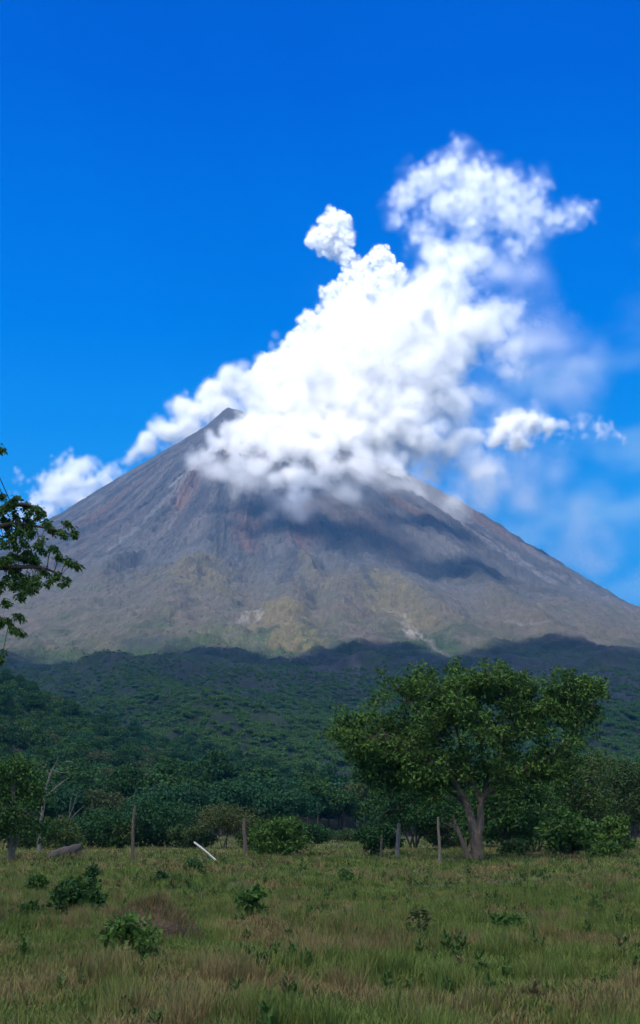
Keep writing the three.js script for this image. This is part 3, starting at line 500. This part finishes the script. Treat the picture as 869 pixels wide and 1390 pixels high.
for (const [px, py, w, h, s] of [[258, 1158, 60, 30, 331], [345, 1156, 50, 26, 332], [450, 1143, 40, 12, 333], [480, 1146, 46, 16, 334], [160, 1157, 50, 30, 335], [40, 1160, 60, 40, 336], [600, 1158, 60, 50, 337], [815, 1158, 70, 60, 338]])
  bush('hedge_scrub', 'knee high to head high scrub filling in along the forest side fence line', px, py, s, w, h, { n: 22, leaves: 110, size: 0.22, colors: [...GREENS.deep, ...GREENS.olive], low: 0.1 }, 9, 'scrub along the fence line');

// bare pale trees
function bareTree(label, px, py, back, lines) {
  const b = onGround(px, py); b.multiplyScalar(1 + back / -b.z); b.y = 0; const M = -b.z / Math.cos(PITCH) / F, t = thing('bare_tree', label, 'tree');
  t.position.set(b.x, ground(b.x, b.z), b.z);
  const base = onGround(px, py);
  const top = (x, y, z) => V((x - px) * M, (py - y) * M - 0.0, z);
  const parts = lines.map(([p, w], i) => limb(p.map(([x, y], k) => top(x, y, 0.15 * i * k / p.length)), [w, w * 0.7, w * 0.3], 5, p.length * 3));
  mesh('trunk', parts[0], PALE, t); mesh('branch', mergeGeometries(parts.slice(1)), PALE, t);
}
bareTree('leafless tree with whitish trunk forking into bent limbs above the log', 52, 1163, 8, [[[[52, 1166], [53, 1125], [57, 1092], [62, 1065], [68, 1052]], 0.14], [[[57, 1092], [68, 1083], [80, 1073], [88, 1068]], 0.08], [[[62, 1066], [56, 1056], [48, 1050]], 0.05], [[[66, 1058], [80, 1062], [92, 1058]], 0.04], [[[68, 1052], [72, 1044], [70, 1036]], 0.04]]);
bareTree('cluster of thin whitish leafless stems fanning out beside the log', 88, 1160, 10, [[[[86, 1163], [88, 1128], [95, 1108], [101, 1086]], 0.07], [[[84, 1163], [83, 1130], [84, 1112]], 0.06], [[[88, 1130], [98, 1115], [112, 1102]], 0.05], [[[86, 1160], [92, 1122], [93, 1100], [98, 1080]], 0.04]]);

// ------------------------------------------------------------------ posts, pole, log
function post(label, px, py, top, w, color, lean = 0, bent = 0) {
  const b = onGround(px, py), M = -b.z / Math.cos(PITCH) / F, h = (py - top) * M, r = rngOf(px), q = w * M / 2;
  const g = limb([V(0, -0.3, 0), V(bent * 0.5 + gauss(r) * 0.02, h * 0.35, 0), V(bent + lean * 0.6, h * 0.7, 0.02), V(lean, h, 0)], [q * 1.15, q, q * 0.95, q * 0.72], 8, 14);
  const cap = new THREE.CircleGeometry(q * 0.73, 8).rotateX(-Math.PI / 2 + 0.25).translate(lean, h, 0);
  const m = mesh('fence_post', mergeGeometries([g, cap]), bark(color, 0.02)); m.position.set(b.x, ground(b.x, b.z), b.z);
  tag(m, label, 'post', 'fence posts at the far side of the pasture');
}
post('tall thin dark brown post standing in front of the dark thicket', 180, 1176, 1101, 4, rgb(0.17, 0.13, 0.10), 0.03, -0.05);
post('weathered brown post beside the rounded green bush', 333, 1166, 1119, 5, rgb(0.19, 0.14, 0.115), -0.08, -0.02);
post('stout pale grey post under the edge of the spreading tree crown', 540, 1168, 1121, 5.5, rgb(0.29, 0.265, 0.23), 0.08);
post('thin brownish post beside the spreading tree trunk', 597, 1172, 1112, 3.6, rgb(0.27, 0.22, 0.16), -0.04);
post('very thin dark stake between the pale post and the grassy opening', 518, 1170, 1140, 3, rgb(0.12, 0.10, 0.08), 0.02);
{
  const a = onGround(300, 1174), M = -a.z / Math.cos(PITCH) / F;
  const g = limb([V(0, -0.05, 0), V(-17 * M, 13 * M, -0.2), V(-36 * M, 27 * M, -0.4)], [0.038, 0.042, 0.038], 8, 8);
  const caps = [[V(-36 * M, 27 * M, -0.4), 0.038]].map(([p, q]) => new THREE.CircleGeometry(q, 8).rotateY(-1.2).translate(p.x, p.y, p.z));
  const m = mesh('leaning_pole', mergeGeometries([g, ...caps]), std({ color: rgb(0.62, 0.60, 0.56), roughness: 0.8 })); m.position.set(a.x, ground(a.x, a.z), a.z);
  tag(m, 'whitish pole stuck slanting in the pasture beside the umbrella shrub', 'pole');
}
{
  const a = onGround(70, 1168), M = -a.z / Math.cos(PITCH) / F, t = thing('fallen_log', 'grey brown fallen log with one raised broken end in the grass', 'log');
  t.position.set(a.x, ground(a.x, a.z), a.z);
  mesh('trunk', limb([V(-2 * M, 0.02, 0.2), V(6 * M, 7 * M, 0.1), V(16 * M, 10 * M, 0), V(28 * M, 14 * M, -0.2), V(36 * M, 18 * M, -0.3)], [0.2, 0.24, 0.26, 0.22, 0.12], 9, 20), bark(rgb(0.15, 0.125, 0.11), 0.06), t);
  mesh('branch', limb([V(27 * M, 13 * M, -0.2), V(34 * M, 8 * M, -0.25), V(36 * M, -1 * M, -0.3)], [0.16, 0.12, 0.1], 7, 8), bark(rgb(0.15, 0.125, 0.11), 0.06), t);
}

// ------------------------------------------------------------------ the near tree whose boughs hang into the picture on the left
{
  const Z = -20, r = rngOf(401), at = (px, py, dz = 0) => atZ(px, py, Z + dz), foot = V(-7.1, 0, -20.4);
  const t = thing('overhanging_tree', 'near tree with leafy boughs hanging in front of the volcano slope', 'tree');
  const wood = [], L = new Leaves(), cols = [[0.050, 0.130, 0.024], [0.062, 0.150, 0.026], [0.042, 0.110, 0.024], [0.080, 0.175, 0.030]];
  const spots = [[14, 685], [36, 685], [55, 699], [24, 709], [43, 723], [69, 718], [90, 709], [100, 723], [83, 723], [5, 737], [55, 737], [71, 742], [78, 754], [93, 761], [104, 766], [14, 754], [31, 756], [47, 763], [24, 770], [59, 775], [78, 780], [69, 789], [90, 789], [47, 787], [31, 794], [47, 799], [7, 787], [14, 792], [26, 808], [7, 816], [26, 835], [10, 842], [1, 845], [17, 854], [26, 858], [2, 894], [0, 607], [4, 690], [20, 698], [8, 712], [36, 704], [12, 725], [62, 708], [30, 735], [2, 765], [38, 748], [3, 672], [22, 676], [48, 690]].map(([x, y]) => at(x, y, gauss(r) * 0.35));
  for (let k = 0; k < 330; k++) spots.push(at(-8 - Math.pow(r(), 0.8) * 330, 640 + gauss(r) * 130 + (r() < 0.3 ? 110 * r() : 0), gauss(r) * 1.5));
  for (let k = 0; k < 30; k++) spots.push(at(-6 + 62 * r(), 676 + 125 * r(), gauss(r) * 0.4));
  const boughs = [[at(-230, 900), at(-120, 790), at(-40, 735), at(10, 712), at(60, 716), at(95, 725)], [at(-230, 880), at(-110, 800), at(-30, 775), at(20, 770), at(62, 772), at(92, 786)], [at(-230, 900), at(-120, 850), at(-30, 820), at(-4, 835), at(12, 848)], [at(-230, 850), at(-200, 640), at(-140, 520), at(-60, 590)], [at(-230, 860), at(-290, 680), at(-360, 560)], [at(-40, 735), at(5, 690), at(40, 686), at(56, 697)], [at(-200, 640), at(-250, 500), at(-230, 420)]];
  wood.push(limb([foot.clone().setY(-0.3), foot.clone().add(V(0.1, 2, 0)), at(-230, 930), at(-230, 850)], [0.34, 0.27, 0.22, 0.2], 10, 16));
  for (const b of boughs) wood.push(limb(b, [0.09, 0.05, 0.03, 0.012], 6, 16));
  const nodes = boughs.flatMap((b) => new THREE.CatmullRomCurve3(b).getPoints(16).slice(3));
  for (const c of spots) {
    let best = nodes[0], bd = 1e9; for (const n of nodes) { const q = n.distanceTo(c); if (q < bd) { bd = q; best = n; } }
    const mid = best.clone().lerp(c, 0.55).add(V(gauss(r) * 0.03, 0.06, gauss(r) * 0.03)), tip = c.clone().add(V((0.04 + 0.05 * r()) * (c.x > best.x ? 1 : -1), -0.06, gauss(r) * 0.03));
    wood.push(limb([best, mid, c, tip], [0.008, 0.006, 0.004, 0.002], 4, 5));
    const line = new THREE.CatmullRomCurve3([mid, c, tip]);
    for (let k = 0; k < 120; k++) {
      const p = line.getPoint(0.2 + 0.8 * r()).add(V(gauss(r) * 0.05, gauss(r) * 0.045, gauss(r) * 0.05)), col = cols[Math.floor(r() * cols.length)], s = 0.75 + 0.5 * r(), f = 0.8 + 0.5 * r();
      L.add(p, V(gauss(r) + 0.15, -0.55 + 0.5 * gauss(r), gauss(r) * 0.8).normalize(), randomDir(r, 0.9), 0.064 * f, 0.027 * f, col.map((v) => v * s));
    }
  }
  mesh('trunk', mergeGeometries(wood), bark(rgb(0.11, 0.09, 0.07), 0.01), t); mesh('foliage', L.build(), LEAF, t);
}

// ------------------------------------------------------------------ weeds and small shrubs in the pasture
const weed = (label, px, py, seed, w, h, colors, o = {}) => bush('weed_shrub', label, px, py, seed, w * 1.15, h * 1.3, { n: 16, leaves: 34, size: 0.1, colors, low: 0.2, open: 0.6, stems: 4, ...o }, 0, 'shrubs in the pasture', 'shrub');
weed('large dark green leafy shrub in the grass behind the dry earth mound', 106, 1246, 501, 62, 42, [...GREENS.deep, ...GREENS.mid], { n: 34, leaves: 46, size: 0.11 });
weed('upright leafy green shrub standing alone between the earth mound and the brown post', 341, 1254, 502, 28, 38, GREENS.mid, { n: 14 });
weed('small dark shrub behind the large dark leafy shrub', 125, 1204, 503, 13, 24, GREENS.deep, { n: 10 });
weed('low dark shrub in the grass beside the slanting pole', 263, 1192, 504, 24, 16, [...GREENS.deep, ...GREENS.mid], { n: 14 });
weed('bright yellow green shrub beside the dry earth mound', 172, 1326, 505, 66, 50, [[0.10, 0.20, 0.035], [0.13, 0.23, 0.04], [0.08, 0.17, 0.03]], { n: 22, leaves: 34, size: 0.085 });
weed('low green weed clump beside the dark tree with pale stems', 50, 1212, 506, 26, 22, GREENS.mid);
weed('thin dark branching weed stalks standing in the open grass', 572, 1268, 507, 24, 26, GREENS.olive, { n: 8, leaves: 14 });
weed('low dark weed clump in front of the slanting pole', 218, 1204, 508, 16, 10, GREENS.deep, { n: 8 });
weed('low spreading green weed beside the thin dark weed stalks', 690, 1262, 509, 36, 14, GREENS.mid, { n: 10 });
weed('small green weed clump below the pale grey post', 470, 1204, 510, 34, 16, GREENS.mid, { n: 12 });
weed('leafy low weed in front of the large dark leafy shrub', 40, 1252, 511, 30, 24, GREENS.mid, { n: 10 });

// ------------------------------------------------------------------ dry earth mound and the grass
{
  const r = rngOf(601), w = 0.62, q = new THREE.SphereGeometry(1, 40, 20, 0, Math.PI * 2, 0, Math.PI / 2), a = q.attributes.position;
  for (let i = 0; i < a.count; i++) { const x = a.getX(i), y = a.getY(i), z = a.getZ(i), k = 1 + 0.16 * n3(x * 2, y * 2, z * 2) + 0.07 * n3(x * 6, y * 6, z * 6); a.setXYZ(i, x * 0.68 * k, Math.pow(y, 1.4) * 0.56 * k - 0.06, z * 0.6 * k); }
  q.computeVertexNormals();
  const t = thing('earth_mound', 'low mound of reddish earth overgrown with dry grass in the pasture', 'mound'), grain = greyTexture(128, (u, v) => 0.7 + 0.2 * torus(u, v, 6, 2) + 0.2 * torus(u, v, 20, 6));
  t.position.set(MOUND.x, ground(MOUND.x, MOUND.z), MOUND.z);
  mesh('soil', q, std({ color: rgb(0.15, 0.105, 0.07), map: grain, bumpMap: grain, bumpScale: 0.04, roughness: 1 }), t);
  const L = new Leaves();
  for (let k = 0; k < 5200; k++) { const i = Math.floor(r() * a.count), d = V(gauss(r) * 0.7, 1, gauss(r) * 0.7).normalize(), s = 0.7 + 0.6 * r(), c = r() < 0.6 ? [0.23, 0.165, 0.075] : r() < 0.6 ? [0.12, 0.16, 0.04] : [0.17, 0.125, 0.06]; L.add(V(a.getX(i) + gauss(r) * 0.06, a.getY(i) - 0.02, a.getZ(i) + gauss(r) * 0.06), d, randomDir(r), 0.07 + 0.15 * r(), 0.009, c.map((v) => v * s)); }
  const m = mesh('dry_grass', L.build(), LEAF, t); m.userData.kind = 'stuff';
}
{
  const r = rngOf(701);
  const blades = (n, tall, wide, spread, droop) => {
    const pos = [], idx = [];
    for (let k = 0; k < n; k++) {
      const a = r() * 6.283, q = spread * Math.sqrt(r()), x = Math.cos(a) * q, z = Math.sin(a) * q, h = tall * (0.55 + 0.6 * r()), b = r() * 6.283, o = droop * h * (0.3 + r()), w = wide * (0.7 + 0.6 * r()), cx = Math.cos(b + 1.57) * w / 2, cz = Math.sin(b + 1.57) * w / 2, i = pos.length / 3;
      const mx = x + Math.cos(b) * o * 0.35, mz = z + Math.sin(b) * o * 0.35;
      pos.push(x - cx, -0.03, z - cz, x + cx, -0.03, z + cz, mx - cx * 0.8, h * 0.6, mz - cz * 0.8, mx + cx * 0.8, h * 0.6, mz + cz * 0.8, x + Math.cos(b) * o, h, z + Math.sin(b) * o);
      idx.push(i, i + 1, i + 2, i + 1, i + 3, i + 2, i + 2, i + 3, i + 4);
    }
    const g = new THREE.BufferGeometry(); g.setAttribute('position', new THREE.Float32BufferAttribute(pos, 3)); g.setIndex(idx); g.computeVertexNormals(); return g;
  };
  const kinds = [blades(34, 0.09, 0.010, 0.15, 0.9), blades(30, 0.13, 0.011, 0.12, 0.8), blades(22, 0.22, 0.008, 0.08, 0.6), blades(24, 0.08, 0.026, 0.18, 1.0)], lists = kinds.map(() => []);
  const mat = new THREE.MeshPhysicalMaterial({ color: 0xffffff, side: THREE.DoubleSide, roughness: 0.8, transmission: 0.25, thickness: 0, specularIntensity: 0.3 });
  for (let d = 8; d < 178;) {
    const step = clamp(d * 0.0062, 0.10, 0.75), half = 0.262 * d + 1.5; d += step;
    for (let x = -half; x < half; x += step * (d > 85 ? 1.5 : 1)) {
      const X = x + (r() - 0.5) * step * 1.6, Z = -d + (r() - 0.5) * step * 1.6;
      if (Math.hypot(X - MOUND.x, (Z - MOUND.z) * 1.15) < 0.5) continue;
      const wet = fbm2(X / 2.6 + 3, Z / 5, 3), dry = fbm2(X / 3.4 - 8, Z / 4.4, 4) + 0.25 * n2(X / 14, Z / 14) + smoothstep(d, 34, 58) * 0.12, tall = fbm2(X / 1.3, Z / 1.7 + 9, 2), [td] = toLine(X, Z, TRACK);
      if (td < 0.45 && r() < 0.8) continue;
      if (fbm2(X / 5, Z / 5, 3) > 0.38 && r() < 0.55) continue;
      const k = wet > 0.22 ? (r() < 0.5 ? 3 : 1) : tall > 0.2 ? 2 : r() < 0.6 ? 0 : 1, q = r(), brown = smoothstep(dry + (r() - 0.5) * 0.6, -0.02, 0.5), s = 0.75 + 0.5 * r();
      const g = q < 0.5 ? [0.140, 0.200, 0.040] : q < 0.8 ? [0.175, 0.215, 0.046] : [0.100, 0.175, 0.036], b = q < 0.5 ? [0.270, 0.205, 0.085] : q < 0.8 ? [0.235, 0.180, 0.072] : [0.250, 0.220, 0.085];
      const up = (0.8 + 0.5 * r()) * (1 + 0.5 * Math.max(0, tall)) * (td < 1.4 ? 0.6 : 1), w = Math.max(1, step / 0.17);
      lists[k].push([new THREE.Matrix4().compose(V(X, ground(X, Z), Z), new THREE.Quaternion().setFromEuler(new THREE.Euler(gauss(r) * 0.12, r() * 6.283, gauss(r) * 0.12)), V(w, up, w)), rgb(lerp(g[0], b[0], brown) * s, lerp(g[1], b[1], brown) * s, lerp(g[2], b[2], brown) * s)]);
    }
  }
  const leafy = new Leaves(); for (let k = 0; k < 42; k++) { const a = r() * 6.283, e = 0.25 + 0.9 * r(), q = 0.05 * r(), d = V(Math.cos(a) * Math.cos(e), Math.sin(e), Math.sin(a) * Math.cos(e)), s = 0.8 + 0.4 * r(); leafy.add(V(Math.cos(a) * q, 0.02 + 0.16 * r(), Math.sin(a) * q), d, V(-Math.cos(a) * Math.sin(e), Math.cos(e), -Math.sin(a) * Math.sin(e)), 0.05 + 0.035 * r(), 0.034, [s, s, s]); }
  const herbs = []; while (herbs.length < 3600) { const d = 9 + 60 * Math.pow(r(), 0.75), X = (r() * 2 - 1) * (0.26 * d + 1), Z = -d; if (fbm2(X / 2.4 + 6, Z / 3.6, 3) < 0.02 + 0.2 * (r() - 0.5)) continue; const s = 0.4 + 0.9 * r() * r(), c = r(); herbs.push([new THREE.Matrix4().compose(V(X, ground(X, Z), Z), new THREE.Quaternion().setFromAxisAngle(V(0, 1, 0), r() * 6.28), V(s, s * (0.7 + 0.6 * r()), s)), c < 0.6 ? rgb(0.06, 0.135, 0.026) : c < 0.85 ? rgb(0.095, 0.175, 0.032) : rgb(0.15, 0.12, 0.05)]); }
  console.log('grass tufts', lists.map((l) => l.length).join(' '));
  const t = new THREE.Group(); t.name = 'meadow_grass'; scene.add(t); tag(t, 'rough green and straw coloured pasture grass', 'grass', null, 'stuff');
  kinds.forEach((g, k) => instanced('grass', g, mat, lists[k], t));
  instanced('herbs', leafy.build(), LEAF, herbs, t);
}

renderer.render(scene, camera);
